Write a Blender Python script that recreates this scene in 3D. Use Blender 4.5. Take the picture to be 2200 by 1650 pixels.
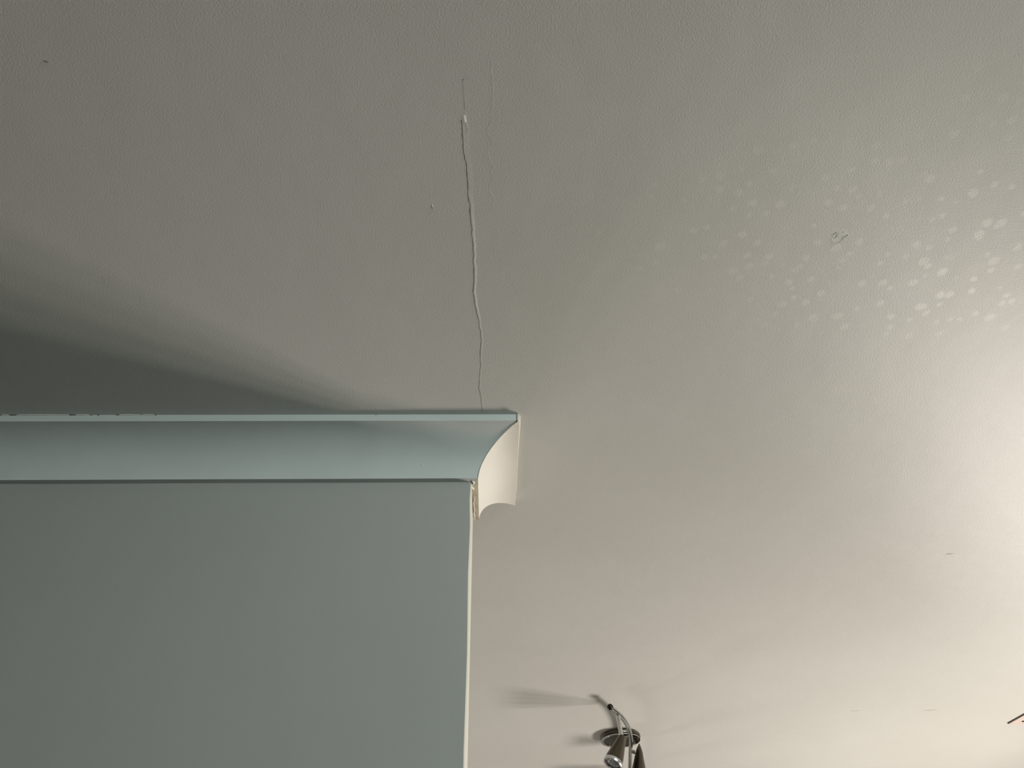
import bpy, bmesh, math, random
from mathutils import Vector, Matrix

# ------------------------------------------------------------------ clear
for o in list(bpy.data.objects):
    bpy.data.objects.remove(o, do_unlink=True)
scene = bpy.context.scene
COL = scene.collection
random.seed(7)

# ------------------------------------------------------------------ camera
EYE = 1.40                       # camera height above the floor
CEIL = EYE + 1.0                 # underside of the ceiling
PITCH, ROLL, YAW = math.radians(44.578), math.radians(-1.498), math.radians(2.084)
FPX = 1605.7                     # focal length in pixels of the 2200 px wide frame
fwd = Vector((math.sin(YAW)*math.cos(PITCH), math.cos(YAW)*math.cos(PITCH), math.sin(PITCH)))
rgt = Vector((math.cos(YAW), -math.sin(YAW), 0))
upv = rgt.cross(fwd)
cr, sr = math.cos(ROLL), math.sin(ROLL)
cam_x = rgt*cr + upv*sr
cam_y = upv*cr - rgt*sr
EYEP = Vector((0, 0, EYE))
cam_data = bpy.data.cameras.new('camera')
cam_data.sensor_fit = 'HORIZONTAL'
cam_data.sensor_width = 36.0
cam_data.lens = FPX/2200*36.0
cam_data.clip_start = 0.02
cam = bpy.data.objects.new('camera', cam_data)
COL.objects.link(cam)
cam.matrix_world = Matrix(((cam_x.x, cam_y.x, -fwd.x, 0), (cam_x.y, cam_y.y, -fwd.y, 0),
                           (cam_x.z, cam_y.z, -fwd.z, EYE), (0, 0, 0, 1)))
scene.camera = cam

# ------------------------------------------------------------------ world, window light, exposure
world = bpy.data.worlds.new('world')
scene.world = world
world.use_nodes = True
bgn = world.node_tree.nodes['Background']
bgn.inputs[0].default_value = (0.62, 0.78, 1.0, 1)
bgn.inputs[1].default_value = 1.0
vs = scene.view_settings
vs.view_transform = 'Standard'
vs.look = 'None'
vs.gamma = 1.0
vs.use_curve_mapping = False
vs.exposure = 0.0

def area_light(name, loc, direction, sx, sy, power, color):
    l = bpy.data.lights.new(name, 'AREA')
    l.shape = 'RECTANGLE'; l.size = sx; l.size_y = sy
    l.energy = power; l.color = color
    o = bpy.data.objects.new(name, l)
    o.location = loc
    o.rotation_euler = Vector(direction).to_track_quat('-Z', 'Y').to_euler()
    COL.objects.link(o)
    return o

ROOM = dict(x0=-2.6, x1=2.95, y0=-1.9, y1=4.6)
COOL, WARM = (0.84, 0.98, 0.95), (1.0, 0.92, 0.83)
# daylight at the high window behind the camera (cool)
area_light('window_daylight', (2.1, ROOM['y0']+0.02, 2.14), (0, 1, 0.0), 1.2, 0.30, 94, COOL)
# unseen warm lights at right and far walls, split narrow for streaked shadows
RIGHT_Y = (2.42, 2.74, 3.06, 3.38)
FAR_X = (-2.0, -1.62, -1.24)
for yy in RIGHT_Y:
    area_light('window_daylight', (ROOM['x1']-0.02, yy, 0.66), (-1, 0, 0.0), 0.22, 0.6, 32.5, WARM)
for xx in FAR_X:
    area_light('window_daylight', (xx, ROOM['y1']-0.02, 1.45), (0, -1, 0.0), 0.10, 0.4, 11, WARM)

# ------------------------------------------------------------------ helpers
def P(u, v, drop=0.0):
    """point of the plane 'drop' metres under the ceiling that the photo shows at (u, v)"""
    d = cam_x*((u-1100)/FPX) + cam_y*((825-v)/FPX) + fwd
    return EYEP + d*((1.0-drop)/d.z)

def link(name, me, mat=None, parent=None, smooth=False):
    o = bpy.data.objects.new(name, me)
    COL.objects.link(o)
    if mat is not None:
        me.materials.append(mat)
    if parent is not None:
        o.parent = parent
    if smooth:
        for p in me.polygons: p.use_smooth = True
    return o

def from_bm(name, bm, mat=None, parent=None, smooth=False):
    bmesh.ops.recalc_face_normals(bm, faces=bm.faces)
    me = bpy.data.meshes.new(name)
    bm.to_mesh(me); bm.free()
    return link(name, me, mat, parent, smooth)

def box(bm, lo, hi):
    vs_ = [bm.verts.new((x, y, z)) for x in (lo[0], hi[0]) for y in (lo[1], hi[1]) for z in (lo[2], hi[2])]
    for f in ((0,1,3,2), (4,6,7,5), (0,4,5,1), (2,3,7,6), (0,2,6,4), (1,5,7,3)):
        bm.faces.new([vs_[i] for i in f])

def boxes(name, lst, mat, parent=None, bevel=0.0):
    bm = bmesh.new()
    for lo, hi in lst: box(bm, lo, hi)
    if bevel:
        bmesh.ops.bevel(bm, geom=bm.edges[:], offset=bevel, segments=2, affect='EDGES')
    return from_bm(name, bm, mat, parent)

def frame_of(d):
    d = d.normalized()
    a = Vector((0, 0, 1)) if abs(d.z) < 0.9 else Vector((1, 0, 0))
    s = d.cross(a).normalized()
    return s, s.cross(d).normalized()

def tube(bm, pts, radii, n=16, cap=True):
    """tube along pts, parallel-transported; radii one per point"""
    rings = []
    s, t = frame_of(pts[1]-pts[0])
    for i, p in enumerate(pts):
        d = (pts[min(i+1, len(pts)-1)] - pts[max(i-1, 0)]).normalized()
        s = (s - d*s.dot(d)).normalized(); t = s.cross(d)
        rings.append([bm.verts.new(p + (s*math.cos(2*math.pi*k/n) + t*math.sin(2*math.pi*k/n))*radii[i]) for k in range(n)])
    for a, b in zip(rings, rings[1:]):
        for k in range(n):
            bm.faces.new((a[k], a[(k+1) % n], b[(k+1) % n], b[k]))
    if cap:
        bm.faces.new(rings[0]); bm.faces.new(rings[-1])

def lathe(bm, origin, axis, prof, n=32):
    """prof: (distance along axis, radius)"""
    s, t = frame_of(axis); ax = axis.normalized()
    rings = []
    for a, r in prof:
        if r < 1e-6:
            rings.append([bm.verts.new(origin + ax*a)])
        else:
            rings.append([bm.verts.new(origin + ax*a + (s*math.cos(2*math.pi*k/n) + t*math.sin(2*math.pi*k/n))*r) for k in range(n)])
    for a, b in zip(rings, rings[1:]):
        for k in range(n):
            k2 = (k+1) % n
            if len(a) == 1 and len(b) == 1: continue
            if len(a) == 1: bm.faces.new((a[0], b[k], b[k2]))
            elif len(b) == 1: bm.faces.new((a[k], a[k2], b[0]))
            else: bm.faces.new((a[k], a[k2], b[k2], b[k]))

def sharpen(o, deg=35):
    for p in o.data.polygons: p.use_smooth = True
    o.data.set_sharp_from_angle(angle=math.radians(deg))
    return o

def spline(pts, per=8):
    out = []
    n = len(pts)
    for i in range(n-1):
        p0, p1, p2, p3 = pts[max(i-1, 0)], pts[i], pts[i+1], pts[min(i+2, n-1)]
        for k in range(per):
            t = k/per
            out.append(0.5*((2*p1) + (p2-p0)*t + (2*p0-5*p1+4*p2-p3)*t*t + (3*p1-p0-3*p2+p3)*t*t*t))
    out.append(pts[-1])
    return out

# ------------------------------------------------------------------ materials
class NT:
    def __init__(self, name):
        self.m = bpy.data.materials.new(name); self.m.use_nodes = True
        self.t = self.m.node_tree; self.b = self.t.nodes['Principled BSDF']
    def n(self, kind, **kw):
        nd = self.t.nodes.new(kind)
        for k, v in kw.items(): setattr(nd, k, v)
        return nd
    def l(self, a, b): self.t.links.new(a, b)
    def val(self, x, sock):
        if isinstance(x, (int, float)): sock.default_value = x
        else: self.l(x, sock)
    def math(self, op, a, b=0.0, clamp=False):
        nd = self.n('ShaderNodeMath', operation=op, use_clamp=clamp)
        self.val(a, nd.inputs[0]); self.val(b, nd.inputs[1])
        return nd.outputs[0]
    def step(self, x, lo, hi):
        nd = self.n('ShaderNodeMapRange', interpolation_type='SMOOTHSTEP', clamp=True)
        self.val(x, nd.inputs[0]); nd.inputs[1].default_value = lo; nd.inputs[2].default_value = hi
        return nd.outputs[0]
    def coords(self):
        return self.n('ShaderNodeTexCoord').outputs['Object']
    def noise(self, scale, detail=2.0, rough=0.5, vec=None):
        nd = self.n('ShaderNodeTexNoise')
        nd.inputs['Scale'].default_value = scale; nd.inputs['Detail'].default_value = detail
        nd.inputs['Roughness'].default_value = rough
        self.l(vec if vec is not None else self.coords(), nd.inputs['Vector'])
        return nd.outputs[0]
    def mix(self, fac, a, b):
        nd = self.n('ShaderNodeMix', data_type='RGBA')
        self.val(fac, nd.inputs[0])
        for c, i in ((a, 6), (b, 7)):
            if isinstance(c, tuple): nd.inputs[i].default_value = (*c, 1)
            else: self.l(c, nd.inputs[i])
        return nd.outputs[2]
    def bump(self, h, strength, dist, normal=None):
        nd = self.n('ShaderNodeBump')
        nd.inputs['Strength'].default_value = strength; nd.inputs['Distance'].default_value = dist
        self.l(h, nd.inputs['Height'])
        if normal is not None: self.l(normal, nd.inputs['Normal'])
        return nd.outputs[0]

def paint(name, c1, c2, rough=0.5, spec=0.4, bump=0.0004, scale=190, strength=0.6, mottle=3.0):
    k = NT(name); co = k.coords()
    k.l(k.mix(k.step(k.noise(mottle, 4, 0.6, co), 0.35, 0.65), c1, c2), k.b.inputs['Base Color'])
    k.b.inputs['Roughness'].default_value = rough
    k.b.inputs['Specular IOR Level'].default_value = spec
    if bump:
        k.l(k.bump(k.noise(scale, 3, 0.55, co), strength, bump), k.b.inputs['Normal'])
    return k.m

def ceiling_paint():
    k = NT('ceiling_paint'); co = k.coords()
    base = k.mix(k.step(k.noise(1.7, 3, 0.55, co), 0.35, 0.65), (0.562, 0.555, 0.524), (0.582, 0.576, 0.547))
    # dried droplet marks: paler, glossier round spots scattered in one patch of the ceiling
    sep = k.n('ShaderNodeSeparateXYZ'); k.l(co, sep.inputs[0])
    def blob(cx, cy, sx, sy, amp):
        dx = k.math('DIVIDE', k.math('SUBTRACT', sep.outputs[0], cx), sx)
        dy = k.math('DIVIDE', k.math('SUBTRACT', sep.outputs[1], cy), sy)
        r2 = k.math('ADD', k.math('MULTIPLY', dx, dx), k.math('MULTIPLY', dy, dy))
        return k.math('MULTIPLY', k.math('EXPONENT', k.math('MULTIPLY', r2, -1.0)), amp)
    q1, q2, q3 = P(1920, 620), P(1740, 490), P(2130, 440)
    mask = k.math('MAXIMUM', blob(q1.x, q1.y, 0.30, 0.10, 1.0), k.math('MAXIMUM', blob(q2.x, q2.y, 0.30, 0.16, 0.68), blob(q3.x, q3.y, 0.22, 0.20, 0.75)))
    vor = k.n('ShaderNodeTexVoronoi', feature='F1')
    vor.inputs['Scale'].default_value = 41.0; vor.inputs['Randomness'].default_value = 0.9
    warp = k.n('ShaderNodeVectorMath', operation='ADD')
    wn = k.n('ShaderNodeTexNoise'); wn.inputs['Scale'].default_value = 60; k.l(co, wn.inputs['Vector'])
    ws = k.n('ShaderNodeVectorMath', operation='SCALE'); k.l(wn.outputs[1], ws.inputs[0]); ws.inputs['Scale'].default_value = 0.008
    flat = k.n('ShaderNodeCombineXYZ'); k.l(sep.outputs[0], flat.inputs[0]); k.l(sep.outputs[1], flat.inputs[1])
    k.l(flat.outputs[0], warp.inputs[0]); k.l(ws.outputs[0], warp.inputs[1]); k.l(warp.outputs[0], vor.inputs['Vector'])
    rs = k.n('ShaderNodeSeparateColor'); k.l(vor.outputs['Color'], rs.inputs[0])
    size = k.math('ADD', 0.24, k.math('MULTIPLY', rs.outputs[1], 0.16))
    dot = k.step(k.math('SUBTRACT', size, vor.outputs['Distance']), -0.04, 0.15)
    keep = k.step(k.math('SUBTRACT', k.math('MULTIPLY', mask, 1.7), rs.outputs[0]), -0.05, 0.25)
    spots = k.math('MULTIPLY', k.math('MULTIPLY', dot, keep), k.math('MINIMUM', k.math('MULTIPLY', mask, 1.3), 1.0))
    k.l(k.mix(k.math('MULTIPLY', spots, 0.36), base, (0.80, 0.78, 0.73)), k.b.inputs['Base Color'])
    k.b.inputs['Specular IOR Level'].default_value = 0.5
    k.l(k.math('SUBTRACT', 0.46, k.math('MULTIPLY', spots, 0.05)), k.b.inputs['Roughness'])
    fine = k.noise(400, 2.5, 0.5, co)
    wave = k.noise(9, 2, 0.5, co)
    nb = k.bump(wave, 0.25, 0.004)
    k.l(k.bump(fine, 0.42, 0.0010, nb), k.b.inputs['Normal'])
    return k.m

def metal(name, col, rough):
    k = NT(name)
    k.l(k.mix(k.noise(40, 2), col, tuple(c*0.94 for c in col)), k.b.inputs['Base Color'])
    k.b.inputs['Metallic'].default_value = 1.0
    k.b.inputs['Roughness'].default_value = rough
    return k.m

M_CEIL = ceiling_paint()
M_SAGE = paint('sage_wall_paint', (0.328, 0.324, 0.305), (0.344, 0.340, 0.320), 0.55, 0.3, 0.0005, 150, 0.25, 1.3)
M_COVE = paint('pale_sage_gloss', (0.515, 0.538, 0.525), (0.545, 0.568, 0.555), 0.42, 0.4, 0.0006, 60, 0.2, 6)  # white cove toned grey-green to carry the cool light on it
M_CREAM = paint('cream_paint', (0.60, 0.555, 0.485), (0.62, 0.575, 0.505), 0.5, 0.35, 0.0004, 120, 0.2, 5)
M_CREAMCOVE = paint('cream_cove_paint', (0.69, 0.645, 0.58), (0.72, 0.675, 0.61), 0.5, 0.35, 0.0004, 120, 0.2, 9)
M_TAN = paint('bare_tan_plaster', (0.43, 0.375, 0.28), (0.52, 0.47, 0.38), 0.8, 0.2, 0.0005, 90, 0.4, 40)
M_FLAKE = paint('flaked_white_paint', (0.70, 0.685, 0.64), (0.78, 0.765, 0.72), 0.5, 0.35, 0.0003, 200, 0.3, 60)
M_FILM = paint('lifted_ceiling_paint', (0.562, 0.555, 0.524), (0.582, 0.576, 0.547), 0.5, 0.4, 0.0010, 320, 0.42, 30)
M_DARK_GAP = paint('dark_grime', (0.07, 0.066, 0.055), (0.11, 0.10, 0.085), 0.8, 0.2, 0)  # dark tone of cracks, gaps and nicks
M_SCUFF = paint('grey_scuff', (0.42, 0.40, 0.355), (0.47, 0.445, 0.395), 0.7, 0.2, 0)
M_EDGE_SHADE = paint('dark_gasket', (0.12, 0.10, 0.08), (0.15, 0.125, 0.10), 0.7, 0.2, 0)  # shade of the plate's side, put into the colour
M_FLOOR = paint('wooden_floor', (0.06, 0.05, 0.04), (0.08, 0.065, 0.05), 0.5, 0.3, 0.0005, 40, 0.3, 5)
M_WHITE = paint('room_wall_paint', (0.21, 0.21, 0.195), (0.23, 0.23, 0.215), 0.5, 0.35, 0)
M_PLATE = paint('pinkish_plastic', (0.60, 0.51, 0.46), (0.62, 0.53, 0.48), 0.45, 0.4, 0)
M_CHROME = metal('chrome', (0.55, 0.54, 0.525), 0.10)
M_BRUSHED = metal('brushed_nickel', (0.095, 0.082, 0.062), 0.30)
M_DARK = metal('dark_bronze', (0.035, 0.030, 0.024), 0.35)
M_BEZEL = metal('satin_steel', (0.62, 0.62, 0.63), 0.3)

def bulb_glass():
    k = NT('bulb_face')
    v = k.n('ShaderNodeTexVoronoi', feature='F1'); v.inputs['Scale'].default_value = 130
    k.l(k.coords(), v.inputs['Vector'])
    k.l(k.mix(k.step(v.outputs['Distance'], 0.1, 0.5), (0.75, 0.76, 0.78), (0.25, 0.26, 0.27)), k.b.inputs['Base Color'])
    k.b.inputs['Roughness'].default_value = 0.15
    k.l(k.bump(v.outputs['Distance'], 0.8, 0.004), k.b.inputs['Normal'])
    return k.m
M_BULB = bulb_glass()
def struct(o):
    o['kind'] = 'structure'
    return o

# ------------------------------------------------------------------ room shell
x0, x1, y0, y1 = ROOM['x0'], ROOM['x1'], ROOM['y0'], ROOM['y1']
WT = 0.15
ceiling = struct(boxes('ceiling', [((x0-WT, y0-WT, CEIL), (x1+WT, y1+WT, CEIL+0.12))], M_CEIL))
struct(boxes('floor', [((x0-WT, y0-WT, -0.1), (x1+WT, y1+WT, 0.0))], M_FLOOR))
struct(boxes('wall_left', [((x0-WT, y0-WT, 0), (x0, y1+WT, CEIL))], M_WHITE))
def wall_with_holes(name, axis, c0, c1, a0, a1, holes, z0, z1):
    lst, p = [], a0
    def bx(p, q, za, zb):
        return ((p, c0, za), (q, c1, zb)) if axis == 'x' else ((c0, p, za), (c1, q, zb))
    for h0, h1 in holes:
        lst += [bx(p, h0, 0, CEIL), bx(h0, h1, 0, z0), bx(h0, h1, z1, CEIL)]
        p = h1
    lst.append(bx(p, a1, 0, CEIL))
    return struct(boxes(name, lst, M_WHITE))
def window_frame(name, axis, c, a0, a1, z0, z1):
    t = 0.02
    def bx(p, q, z0_, z1_):
        return ((p, c-0.03, z0_), (q, c+0.03, z1_)) if axis == 'x' else ((c-0.03, p, z0_), (c+0.03, q, z1_))
    return struct(boxes(name, [bx(a0, a0+t, z0, z1), bx(a1-t, a1, z0, z1), bx(a0+t, a1-t, z0, z0+t), bx(a0+t, a1-t, z1-t, z1)], M_WHITE))
wall_with_holes('wall_back', 'x', y0-WT, y0, x0, x1, [(1.45, 2.75)], 1.95, 2.33)
window_frame('window_1', 'x', y0-0.09, 1.45, 2.75, 1.95, 2.33)
wall_with_holes('wall_right', 'y', x1, x1+WT, y0-WT, y1+WT, [(y-0.13, y+0.13) for y in RIGHT_Y], 0.32, 1.00)  # unseen openings added to suit the split warm lights
wall_with_holes('wall_far', 'x', y1, y1+WT, x0, x1, [(x-0.08, x+0.08) for x in FAR_X], 1.22, 1.68)  # openings likewise added around the far warm lights
for i, y in enumerate(RIGHT_Y):  # frames of the added openings, right and far walls
    window_frame('window_%d' % (2+i), 'y', x1+0.09, y-0.13, y+0.13, 0.32, 1.00)
for i, x in enumerate(FAR_X):
    window_frame('window_%d' % (6+i), 'x', y1+0.09, x-0.08, x+0.08, 1.22, 1.68)

# ------------------------------------------------------------------ partition stub and its cove
D, X, CP, CH, T, LIPE, LIP = 1.1924, -0.0415, 0.0924, 0.0973, 0.1211, 0.0125, 0.0165
def partition():
    bm = bmesh.new()
    zs = [0, CEIL-0.75, CEIL-0.6, CEIL-0.45, CEIL-0.3, CEIL-0.2, CEIL-0.14, CEIL-0.08, CEIL]
    # front corner is a hand-filled arris: it wobbles by a millimetre or two
    wob = [0, 0.0008, -0.0006, 0.0009, -0.0008, 0.0006, -0.0012, 0.0006, 0]
    rows = []
    for z, w in zip(zs, wob):
        r = 0.002
        ring = [(x0, D), (X-r+w, D), (X+w, D+r), (X, D+T-r), (X-r, D+T), (x0, D+T)]
        rows.append([bm.verts.new((x, y, z)) for x, y in ring])
    for a, b in zip(rows, rows[1:]):
        for i in range(6):
            j = (i+1) % 6
            f = bm.faces.new((a[i], a[j], b[j], b[i]))
            if i in (1, 2, 3): f.material_index = 1     # end of the wall is painted cream
    bm.faces.new(rows[0]); bm.faces.new(rows[-1])
    o = from_bm('wall_partition', bm, M_SAGE)
    o.data.materials.append(M_CREAM)
    return struct(o)
wall = partition()

def cove_profile():
    pr = [(0.0, CH), (LIPE, CH)]
    n = 22
    for i in range(n+1):
        f = math.radians(4 + 78*i/n)
        f0, f1 = math.radians(4), math.radians(82)
        ca = (math.cos(f0)-math.cos(f))/(math.cos(f0)-math.cos(f1))
        sb = (math.sin(f)-math.sin(f0))/(math.sin(f1)-math.sin(f0))
        a = LIPE + (CP-LIPE)*ca
        b = (CH-0.003) - (CH-0.003-LIP)*sb
        pr.append((a, b))
    pr += [(CP, 0.0), (0.0, 0.0)]
    return pr
PR = cove_profile()
def cove(name, sections, mat):
    """sections: functions (a, b) -> point, one at each end (or more along the run)"""
    bm = bmesh.new()
    rows = [[bm.verts.new(f(a, b)) for a, b in PR] for f in sections]
    n = len(PR)
    for r, s in zip(rows, rows[1:]):
        for i in range(n):
            j = (i+1) % n
            f = bm.faces.new((r[i], r[j], s[j], s[i]))
    bm.faces.new(rows[0]); bm.faces.new(rows[-1])
    o = from_bm(name, bm, mat)
    sharpen(o, 30)
    return struct(o)
def front_sec(x, miter, seed=0):
    rr = random.Random(seed)
    w = 0.0 if miter else rr.uniform(-0.0004, 0.0004)
    return lambda a, b: Vector((x + (a if miter else 0), D - a + (w if b > CH-0.02 else 0), CEIL - b + (w if b > CH-0.02 else 0)))
secs = [front_sec(x0, False, 1)] + [front_sec(-1.0 + 0.12*i, False, i+2) for i in range(8)] + [front_sec(X-0.0006, True)]
trim1 = cove('trim_1', secs, M_COVE)
trim2 = cove('trim_2', [lambda a, b: Vector((X+a, D-a, CEIL-b)), lambda a, b: Vector((X+a, D+T*0.5, CEIL-b)),
                        lambda a, b: Vector((X+a, D+T+min(a, LIPE)+max(0, a-LIPE)*0.76, CEIL-b))], M_CREAMCOVE)
trim2.data.materials.append(M_TAN)
for p in trim2.data.polygons:            # underside of the return was never painted
    if p.normal.z < -0.9 and p.center.z < CEIL-CH+0.002:
        p.material_index = 1

# hand-applied filler where the two lengths of cove meet
def bead(name, pts, radii, mat, parent, n=6):
    bm = bmesh.new(); tube(bm, pts, radii, n)
    return from_bm(name, bm, mat, parent, True)
rr = random.Random(3)
mp = []
for i in range(24):
    a, b = PR[2+min(i, 22)]
    mp.append(Vector((X+a+0.0006, D-a-0.0006, CEIL-b-0.0004)))
bead('mitre_filler', mp, [0.0011*rr.uniform(0.7, 1.3) for _ in mp], M_CREAMCOVE, trim2)
lp = [Vector((X+CP+0.0012, D-CP-0.001+0.028*i, CEIL-0.002-(0.004 if i < 2 else 0.0))) for i in range(11)]
bead('caulk_bead', lp, [0.0034, 0.0038, 0.0032, 0.0026, 0.0020, 0.0016, 0.0015, 0.0012, 0.0014, 0.001, 0.0005], M_CREAM, trim2, 8)
lump = [Vector((X+CP-0.001, D-CP-0.0005, CEIL-z)) for z in (0.001, 0.006, 0.011, 0.016, 0.019)]
bead('corner_filler', lump, [0.0022, 0.0028, 0.0024, 0.003, 0.0014], M_CREAM, trim2, 8)
fl = [Vector((X+0.001+0.0035*math.sin(i*1.3), D-0.004+0.0045*i, CEIL-CH-0.001)) for i in range(7)]
bead('filler_blob', fl, [0.0014, 0.0026, 0.0018, 0.0024, 0.0014, 0.002, 0.001], M_FLAKE, trim2, 7)
fl2 = [Vector((X+0.003+0.0012*math.sin(i*2.1), D+0.045+0.012*i, CEIL-CH-0.0008)) for i in range(8)]
bead('filler_smear', fl2, [0.0006, 0.0011, 0.0014, 0.0012, 0.0016, 0.0015, 0.0018, 0.0006], M_CREAM, trim2, 7)

# open joint between the front cove and the ceiling at the far left, with broken bits of caulk
def strip(name, pts, width, mat, parent, lift=0.0004, taper=True):
    """flat flake on the ceiling: small ridge with real thickness, pts on the ceiling"""
    bm = bmesh.new(); n = len(pts); rows = []
    for i, p in enumerate(pts):
        d = (pts[min(i+1, n-1)]-pts[max(i-1, 0)]); d.z = 0; d.normalize()
        s = Vector((-d.y, d.x, 0))
        w = width[i] if isinstance(width, (list, tuple)) else width
        if taper and i in (0, n-1): w *= 0.3
        rows.append([bm.verts.new(p + s*w*0.5 + Vector((0, 0, 0.0005))), bm.verts.new(p + Vector((0, 0, -lift))), bm.verts.new(p - s*w*0.5 + Vector((0, 0, 0.0005)))])
    for a, b in zip(rows, rows[1:]):
        for i in range(3):
            j = (i+1) % 3
            bm.faces.new((a[i], a[j], b[j], b[i]))
    bm.faces.new(rows[0]); bm.faces.new(rows[-1])
    return from_bm(name, bm, mat, parent)

for (ua, ub) in ((-30, 4), (22, 36), (150, 163), (195, 199), (210, 214), (250, 256), (333, 337)):
    a, b = P(ua, 893.5-ua*0.006), P(ub, 893.5-ub*0.006)
    for q in (a, b): q.y = D-CP-0.0004
    strip('joint_gap', [a, (a+b)/2, b], [0.0028, 0.0034, 0.0028], M_DARK_GAP, trim1, 0.0012)
for (ua, ub) in ((6, 20), (40, 148), (165, 192), (258, 300), (308, 332)):
    a, b = P(ua, 893.5-ua*0.006), P(ub, 893.5-ub*0.006)
    for q in (a, b): q.y = D-CP-0.0012
    strip('broken_caulk', [a, (a+b)/2, b], [0.002, 0.0026, 0.002], M_FLAKE, trim1, 0.0012)

# ------------------------------------------------------------------ cracks and nicks of the ceiling
crack_px = [(992.5, 258), (993.5, 272), (995, 288), (996, 308), (997.6, 329), (1000, 341), (1003, 353.5), (1004.5, 369), (1005.8, 383.5),
            (1007.2, 402), (1005.6, 409), (1006.9, 424), (1010, 438), (1010.6, 450), (1012, 463), (1012.6, 477), (1014.3, 490), (1014.6, 505),
            (1016.8, 525), (1018, 544), (1017.6, 560), (1018.6, 579), (1020, 595), (1018.4, 612), (1017.2, 627), (1020, 641), (1021.3, 653),
            (1024, 669), (1027.8, 682), (1029.5, 691), (1030.6, 702), (1033.6, 713), (1034, 722), (1035, 732), (1033.2, 745), (1032, 762),
            (1033.6, 784), (1032, 796), (1030, 811), (1030.4, 822), (1030, 835), (1033.6, 852), (1034.6, 860), (1035.5, 868), (1036.2, 876), (1037.7, 884)]
def lifted_film():
    """edge of the old joint: the paint film hangs down along the crack and feathers back into the ceiling to the right"""
    rj = random.Random(11)
    pts, n = [], len(crack_px)
    fine = []
    for i in range(n-1):
        for k in range(3):
            t = k/3
            u = crack_px[i][0]*(1-t)+crack_px[i+1][0]*t; v = crack_px[i][1]*(1-t)+crack_px[i+1][1]*t
            fine.append((u + rj.uniform(-0.8, 0.8), v))
    fine.append(crack_px[-1])
    bm = bmesh.new(); rows = []
    for u, v in fine:
        kn = [(258, 0.00014, 0.012), (400, 0.0002, 0.011), (470, 0.00042, 0.0070), (640, 0.0005, 0.006), (700, 0.00025, 0.0045), (800, 0.0001, 0.004), (900, 0.0001, 0.004)]
        for (va, da, wa), (vb, db, wb) in zip(kn, kn[1:]):
            if va <= v <= vb:
                t = (v-va)/(vb-va); drop, w = da+(db-da)*t, wa+(wb-wa)*t
        w *= rj.uniform(0.9, 1.1); drop *= rj.uniform(0.8, 1.2)
        p = P(u, v); ax = Vector((1, 0.03, 0))
        rows.append([bm.verts.new(p + Vector((0, 0, 0.0005))), bm.verts.new(p + Vector((-0.0003, 0, -drop))),
                     bm.verts.new(p + ax*0.0018 + Vector((0, 0, -drop*0.98))),
                     bm.verts.new(p + ax*w*0.55 + Vector((0, 0, -drop*0.35))), bm.verts.new(p + ax*w + Vector((0, 0, 0.0003)))])
    for a, b in zip(rows, rows[1:]):
        for i in range(5):
            j = (i+1) % 5
            bm.faces.new((a[i], a[j], b[j], b[i]))
    bm.faces.new(rows[0]); bm.faces.new(rows[-1])
    o = from_bm('lifted_paint_edge', bm, M_FILM, ceiling)
    o['label'] = 'long jagged edge of lifted paint along the ceiling crack'
    bm = bmesh.new(); rows = []
    for u, v in fine:                       # open crack beside it, shade along the lifted edge painted dark
        p = P(u, v)
        w = 0.0019 if v < 470 else 0.0015
        w *= rj.uniform(0.6, 1.3)
        rows.append([bm.verts.new(p + Vector((0.0002, 0, 0.0004))), bm.verts.new(p + Vector((-w, 0, 0.0004))), bm.verts.new(p + Vector((-w*0.5, 0, -0.00025)))])
    for a, b in zip(rows, rows[1:]):
        for i in range(3):
            bm.faces.new((a[i], a[(i+1) % 3], b[(i+1) % 3], b[i]))
    bm.faces.new(rows[0]); bm.faces.new(rows[-1])
    c = from_bm('open_crack', bm, M_DARK_GAP, ceiling)
    c['label'] = 'thin dark open crack running to the cove corner'
lifted_film()

hair_top = [(995, 171), (995.6, 180), (996.8, 195), (998, 210), (998.6, 222), (999, 236)]
strip('hairline_crack', [P(*q) for q in hair_top], [0.0013, 0.0011, 0.001, 0.001, 0.0008, 0.0006], M_SCUFF, ceiling, 0.0003)
strip('hairline_crack', [P(*q) for q in ((994, 171.5), (998, 169.8), (1003, 169), (1006, 168))], 0.0012, M_SCUFF, ceiling, 0.0003)
strip('crack_pit', [P(993.6, 171), P(995, 171.6), P(996.4, 171)], 0.002, M_DARK_GAP, ceiling, 0.0004)
strip('chip_at_crack_end', [P(993.8, 247.5), P(995.6, 248), P(998, 247.4), P(1001, 247)], [0.0016]*4, M_FLAKE, ceiling, 0.0006)
strip('exposed_filler', [P(996, 247), P(996.6, 252), P(997.6, 258), P(998.4, 262.5)], [0.0125, 0.0118, 0.0125, 0.0132], M_FLAKE, ceiling, 0.0006, False)
strip('ridge_line', [P(1001.5, 262), P(1004, 272), P(1005.6, 284)], 0.0012, M_FLAKE, ceiling, 0.0004)

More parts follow.
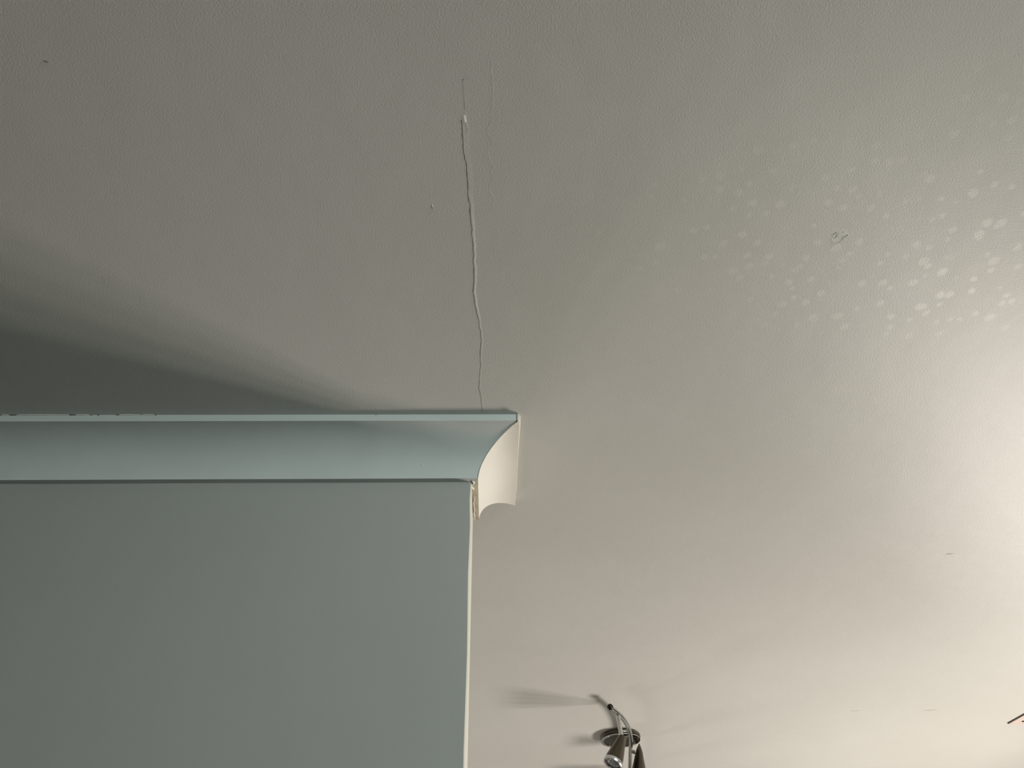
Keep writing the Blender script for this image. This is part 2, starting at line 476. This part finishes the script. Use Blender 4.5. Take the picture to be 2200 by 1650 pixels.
ridge = [[(1056.8, 130), (1057, 141), (1055, 154.5), (1059, 165), (1058.4, 175), (1059.4, 188), (1059, 209), (1058, 225), (1057.6, 239)],
         [(1055.6, 243), (1057.4, 250), (1057.6, 261), (1053, 268), (1048.6, 274.5), (1047.6, 282), (1049.6, 290), (1056.8, 295), (1058.6, 303), (1056, 310),
          (1051, 315), (1049, 326), (1050.6, 336), (1052.7, 343)],
         [(1053.5, 346), (1059.5, 352), (1059, 358), (1054.9, 364.5), (1057, 372), (1059.4, 382), (1055, 388), (1052.7, 395)],
         [(1052.4, 396), (1052, 408), (1056, 417), (1062, 424), (1061.4, 432), (1058, 438), (1061.6, 444), (1061, 450)]]
for seg, w in zip(ridge, (0.0022, 0.0018, 0.0016, 0.0018)):
    rj = random.Random(len(seg))
    pts = []
    for a, b in zip(seg, seg[1:]):
        for k in range(3):
            t = k/3
            pts.append(P(a[0]*(1-t)+b[0]*t+rj.uniform(-0.6, 0.6), a[1]*(1-t)+b[1]*t))
    pts.append(P(*seg[-1]))
    strip('ridge_line', pts, w, M_FILM, ceiling, 0.00022)

def nick(name, pts, width, mat, parent=ceiling, lift=0.0006):
    return strip(name, [P(*q) for q in pts], width, mat, parent, lift)
nick('nick', ((92, 130), (97, 132), (104, 133.5)), [0.001, 0.0026, 0.003], M_DARK_GAP)
nick('chip', ((928, 438), (929, 442), (929.4, 446)), 0.0018, M_FLAKE)
nick('chip', ((926.8, 443), (928.5, 446), (930.4, 448.5)), 0.001, M_DARK_GAP)
nick('nick', ((179, 318), (180, 319), (181, 320)), 0.002, M_SCUFF)
nick('scuff', ((1828, 1528), (1838, 1526.5), (1847, 1526)), [0.006, 0.011, 0.006], M_SCUFF)
nick('scuff', ((1983, 1527), (1995, 1526), (2006, 1525), (2018, 1525.5)), [0.006, 0.018, 0.015, 0.006], M_SCUFF)
nick('scuff', ((2032, 1191), (2040, 1189.5), (2049, 1189)), [0.004, 0.010, 0.006], M_SCUFF)
nick('nick', ((1105.5, 1041), (1106.5, 1041), (1107.5, 1041)), 0.003, M_SCUFF)
nick('nick', ((807, 890.6), (809, 891.4), (811, 891)), 0.003, M_DARK_GAP, trim1, 0.003)
# scarred patch among the droplet marks
rp = random.Random(5)
outline = [(1784, 505), (1790, 502), (1797, 498.5), (1803, 498), (1808, 500.5), (1813, 497), (1817, 499), (1822, 504), (1818, 508), (1812, 511), (1808, 516),
           (1801, 520.5), (1795, 522), (1789, 516.5), (1785, 511)]
for i in range(0, len(outline)-2, 2):
    nick('scar', [(u+rp.uniform(-1, 1), v+rp.uniform(-1, 1)) for u, v in outline[i:i+3]], [0.001, 0.0024, 0.001], M_FILM, ceiling, 0.0005)
for i in range(7):
    u, v = rp.uniform(1788, 1816), rp.uniform(503, 516)
    nick('scar', ((u-2.5, v+1.6), (u, v), (u+2.6, v-1.6)), 0.002, M_FLAKE, ceiling, 0.0004)
# pimples on the sage wall
def wall_pt(u, v):
    d = cam_x*((u-1100)/FPX) + cam_y*((825-v)/FPX) + fwd
    return EYEP + d*(D/d.y)
for u, v, r in ((718, 1103, 0.0014), (655, 1213, 0.0018), (27, 1062, 0.0022), (520, 1290, 0.0012), (590, 1317, 0.0012), (405, 1215, 0.0013), (852, 1190, 0.0012)):
    bm = bmesh.new()
    lathe(bm, wall_pt(u, v)+Vector((0, 0.0004, 0)), Vector((0, -1, 0)), [(0, r*1.5), (0.0005, r*1.2), (0.0008, r*0.5), (0.0009, 0)], 10)
    from_bm('paint_pimple', bm, M_SAGE, wall, True)
# small runs and grit left in the paint of the cove
def cove_pt(x, frac):
    a, b = PR[2+int(frac*22)]
    return Vector((x, D-a-0.0002, CEIL-b))
for x, fr, r in ((-0.155, 0.42, 0.0022), (-0.147, 0.36, 0.0016), (-0.150, 0.55, 0.0014), (-0.140, 0.25, 0.003), (-0.155, 0.21, 0.0016), (-0.10, 0.5, 0.0015), (-0.79, 0.32, 0.003)):
    p = cove_pt(x, fr); q = cove_pt(x, min(0.99, fr+0.08))
    nrm = (q-p).cross(Vector((1, 0, 0))).normalized()
    if nrm.y > 0: nrm = -nrm
    bm = bmesh.new()
    lathe(bm, p - nrm*0.0006, nrm, [(0, r*1.3), (0.0005, r*0.9), (0.0008, r*0.45), (0.00085, 0)], 10)
    from_bm('paint_grit', bm, M_COVE, trim1, True)

# ------------------------------------------------------------------ ceiling spotlight bars
BARD = 0.034                            # bar hangs this far under the ceiling
def spotlight(name, label, base, bar_pts, heads, bulb_mat):
    """base: point on ceiling; bar_pts, heads in coordinates relative to base"""
    root = bpy.data.objects.new(name, None); COL.objects.link(root)
    root.location = base
    root['label'] = label; root['category'] = 'spotlight'
    bm = bmesh.new()
    lathe(bm, Vector((0, 0, 0)), Vector((0, 0, -1)), [(0, 0), (0, 0.066), (0.004, 0.0725), (0.011, 0.0735), (0.016, 0.0715), (0.0185, 0.066), (0.0195, 0.05), (0.020, 0)], 48)
    sharpen(from_bm('canopy', bm, M_BRUSHED, root), 40)
    bm = bmesh.new()
    lathe(bm, Vector((0, 0, -0.0185)), Vector((0, 0, -1)), [(0, 0.0), (0, 0.0715), (0.0022, 0.0715), (0.0022, 0.062), (0, 0.062)], 48)
    sharpen(from_bm('canopy_rim', bm, M_CHROME, root), 40)
    bm = bmesh.new()
    lathe(bm, Vector((0, 0, -0.019)), Vector((0, 0, -1)), [(0, 0.0), (0, 0.013), (0.005, 0.013), (0.007, 0.008), (BARD-0.02, 0.008), (BARD-0.019, 0)], 24)
    sharpen(from_bm('stem', bm, M_CHROME, root), 40)
    bm = bmesh.new()
    lathe(bm, Vector((0.012, -0.05, -0.019)), Vector((0, 0, -1)), [(0, 0), (0, 0.005), (0.003, 0.0092), (0.007, 0.0095), (0.010, 0.0075), (0.0125, 0.004), (0.0135, 0)], 24)
    from_bm('ball_nut', bm, M_CHROME, root, True)
    sp = spline([Vector(p) for p in bar_pts], 10)
    bm = bmesh.new(); tube(bm, sp, [0.0078]*len(sp), 20)
    sharpen(from_bm('bar', bm, M_CHROME, root), 50)
    for e, d in ((sp[0], sp[0]-sp[1]), (sp[-1], sp[-1]-sp[-2])):
        d = d.normalized()
        bm = bmesh.new()
        lathe(bm, e - d*0.006, d, [(0, 0), (0, 0.0082), (0.004, 0.0098), (0.010, 0.0096), (0.0145, 0.0062), (0.016, 0)], 20)
        from_bm('end_ball', bm, M_DARK, root, True)
    for (at, to, axis, pointed) in heads:
        p = Vector(at); q = p + Vector(to); L = Vector(to).normalized()
        bm = bmesh.new(); tube(bm, [p + L*0.002, q], [0.0070, 0.0070], 18)
        sharpen(from_bm('arm', bm, M_CHROME, root), 50)
        ax = Vector(axis).normalized()
        back = [(-0.030, 0), (-0.029, 0.0015), (-0.012, 0.0085), (0.004, 0.0135)] if pointed else [(0, 0), (0, 0.0100), (0.004, 0.0125)]
        bm = bmesh.new()                  # housing: narrow back, flared cup open at the front
        lathe(bm, q - ax*0.010, ax, back + [(0.03, 0.0180), (0.06, 0.0245), (0.080, 0.0282), (0.093, 0.0292), (0.093, 0.0268), (0.087, 0.026), (0.087, 0)], 40)
        hd = sharpen(from_bm('lamp_head', bm, M_BRUSHED, root), 40)
        bm = bmesh.new()
        f = q + ax*0.080
        lathe(bm, f, ax, [(0, 0.0272), (0.001, 0.0305), (0.009, 0.0312), (0.0125, 0.0295), (0.013, 0.0250), (0.005, 0.0240), (0.004, 0.0250)], 40)
        sharpen(from_bm('bezel', bm, M_BEZEL, hd), 40)
        bm = bmesh.new()
        lathe(bm, f, ax, [(-0.001, 0), (-0.001, 0.0250), (0.006, 0.0247), (0.0085, 0.0205), (0.0095, 0.010), (0.010, 0)], 32)
        from_bm('bulb', bm, bulb_mat, hd, True)
    return root

base = P(1332, 1579)
def rel(u, v, drop): 
    p = P(u, v, drop) - base
    return (p.x, p.y, p.z)
half = [rel(1311, 1519, BARD), rel(1327, 1532, BARD), rel(1341, 1547, BARD), rel(1351, 1566, BARD), rel(1355, 1588, BARD), rel(1354, 1628, BARD)]
mid = half[-1]
S_BAR = half[:-1] + [mid] + [(2*mid[0]-x, 2*mid[1]-y, z) for x, y, z in reversed(half[:-1])]
h1 = rel(1327.5, 1533, BARD)
h2 = rel(1354.5, 1612, BARD)
HEADS = [(h1, (0.003, 0.0, -0.082), (-0.46, -0.16, -0.90), False), (h2, (0.030, 0.0, -0.014), (-0.16, -0.10, -0.97), True),
         ((2*mid[0]-h2[0], 2*mid[1]-h2[1]+0.12, h2[2]), (0.0, 0.0, -0.04), (-0.3, 0.2, -0.93), False),
         ((2*mid[0]-h1[0], 2*mid[1]-h1[1], h1[2]), (0.0, 0.0, -0.06), (0.2, 0.4, -0.9), False)]
spotlight('ceiling_spotlight', 'unlit chrome spotlight bar with curved rod and swivel heads hanging from ceiling', base, S_BAR, HEADS, M_BULB)

# ------------------------------------------------------------------ square plate at the right edge of the view
pc = P(2165, 1553)
def plate():
    root = bpy.data.objects.new('ceiling_plate', None); COL.objects.link(root)
    e = (P(2200, 1533.5) - pc); ang = math.atan2(e.y, e.x) + math.pi/2
    root.location = pc; root.rotation_euler = (0, 0, ang)
    root['label'] = 'pinkish square cover plate screwed to the ceiling at the right edge'; root['category'] = 'cover plate'
    bm = bmesh.new(); box(bm, (0, -0.24, -0.0045), (0.24, 0, 0.0))
    bmesh.ops.bevel(bm, geom=[ed for ed in bm.edges if all(v.co.z < -0.003 for v in ed.verts)], offset=0.0012, segments=2, affect='EDGES')
    from_bm('cover', bm, M_PLATE, root)
    bm = bmesh.new(); box(bm, (-0.0022, -0.242, -0.004), (0.0, 0.0, 0.0))  # dark strip paints the shaded left side of the plate
    from_bm('edge_gasket', bm, M_EDGE_SHADE, root)
    for cx, cy in ((0.035, -0.035), (0.205, -0.035), (0.035, -0.205), (0.205, -0.205)):
        bm = bmesh.new()
        lathe(bm, Vector((cx, cy, -0.0042)), Vector((0, 0, -1)), [(0, 0.0055), (0.0018, 0.005), (0.0028, 0.003), (0.003, 0)], 16)
        from_bm('screw', bm, M_BRUSHED, root, True)
plate()
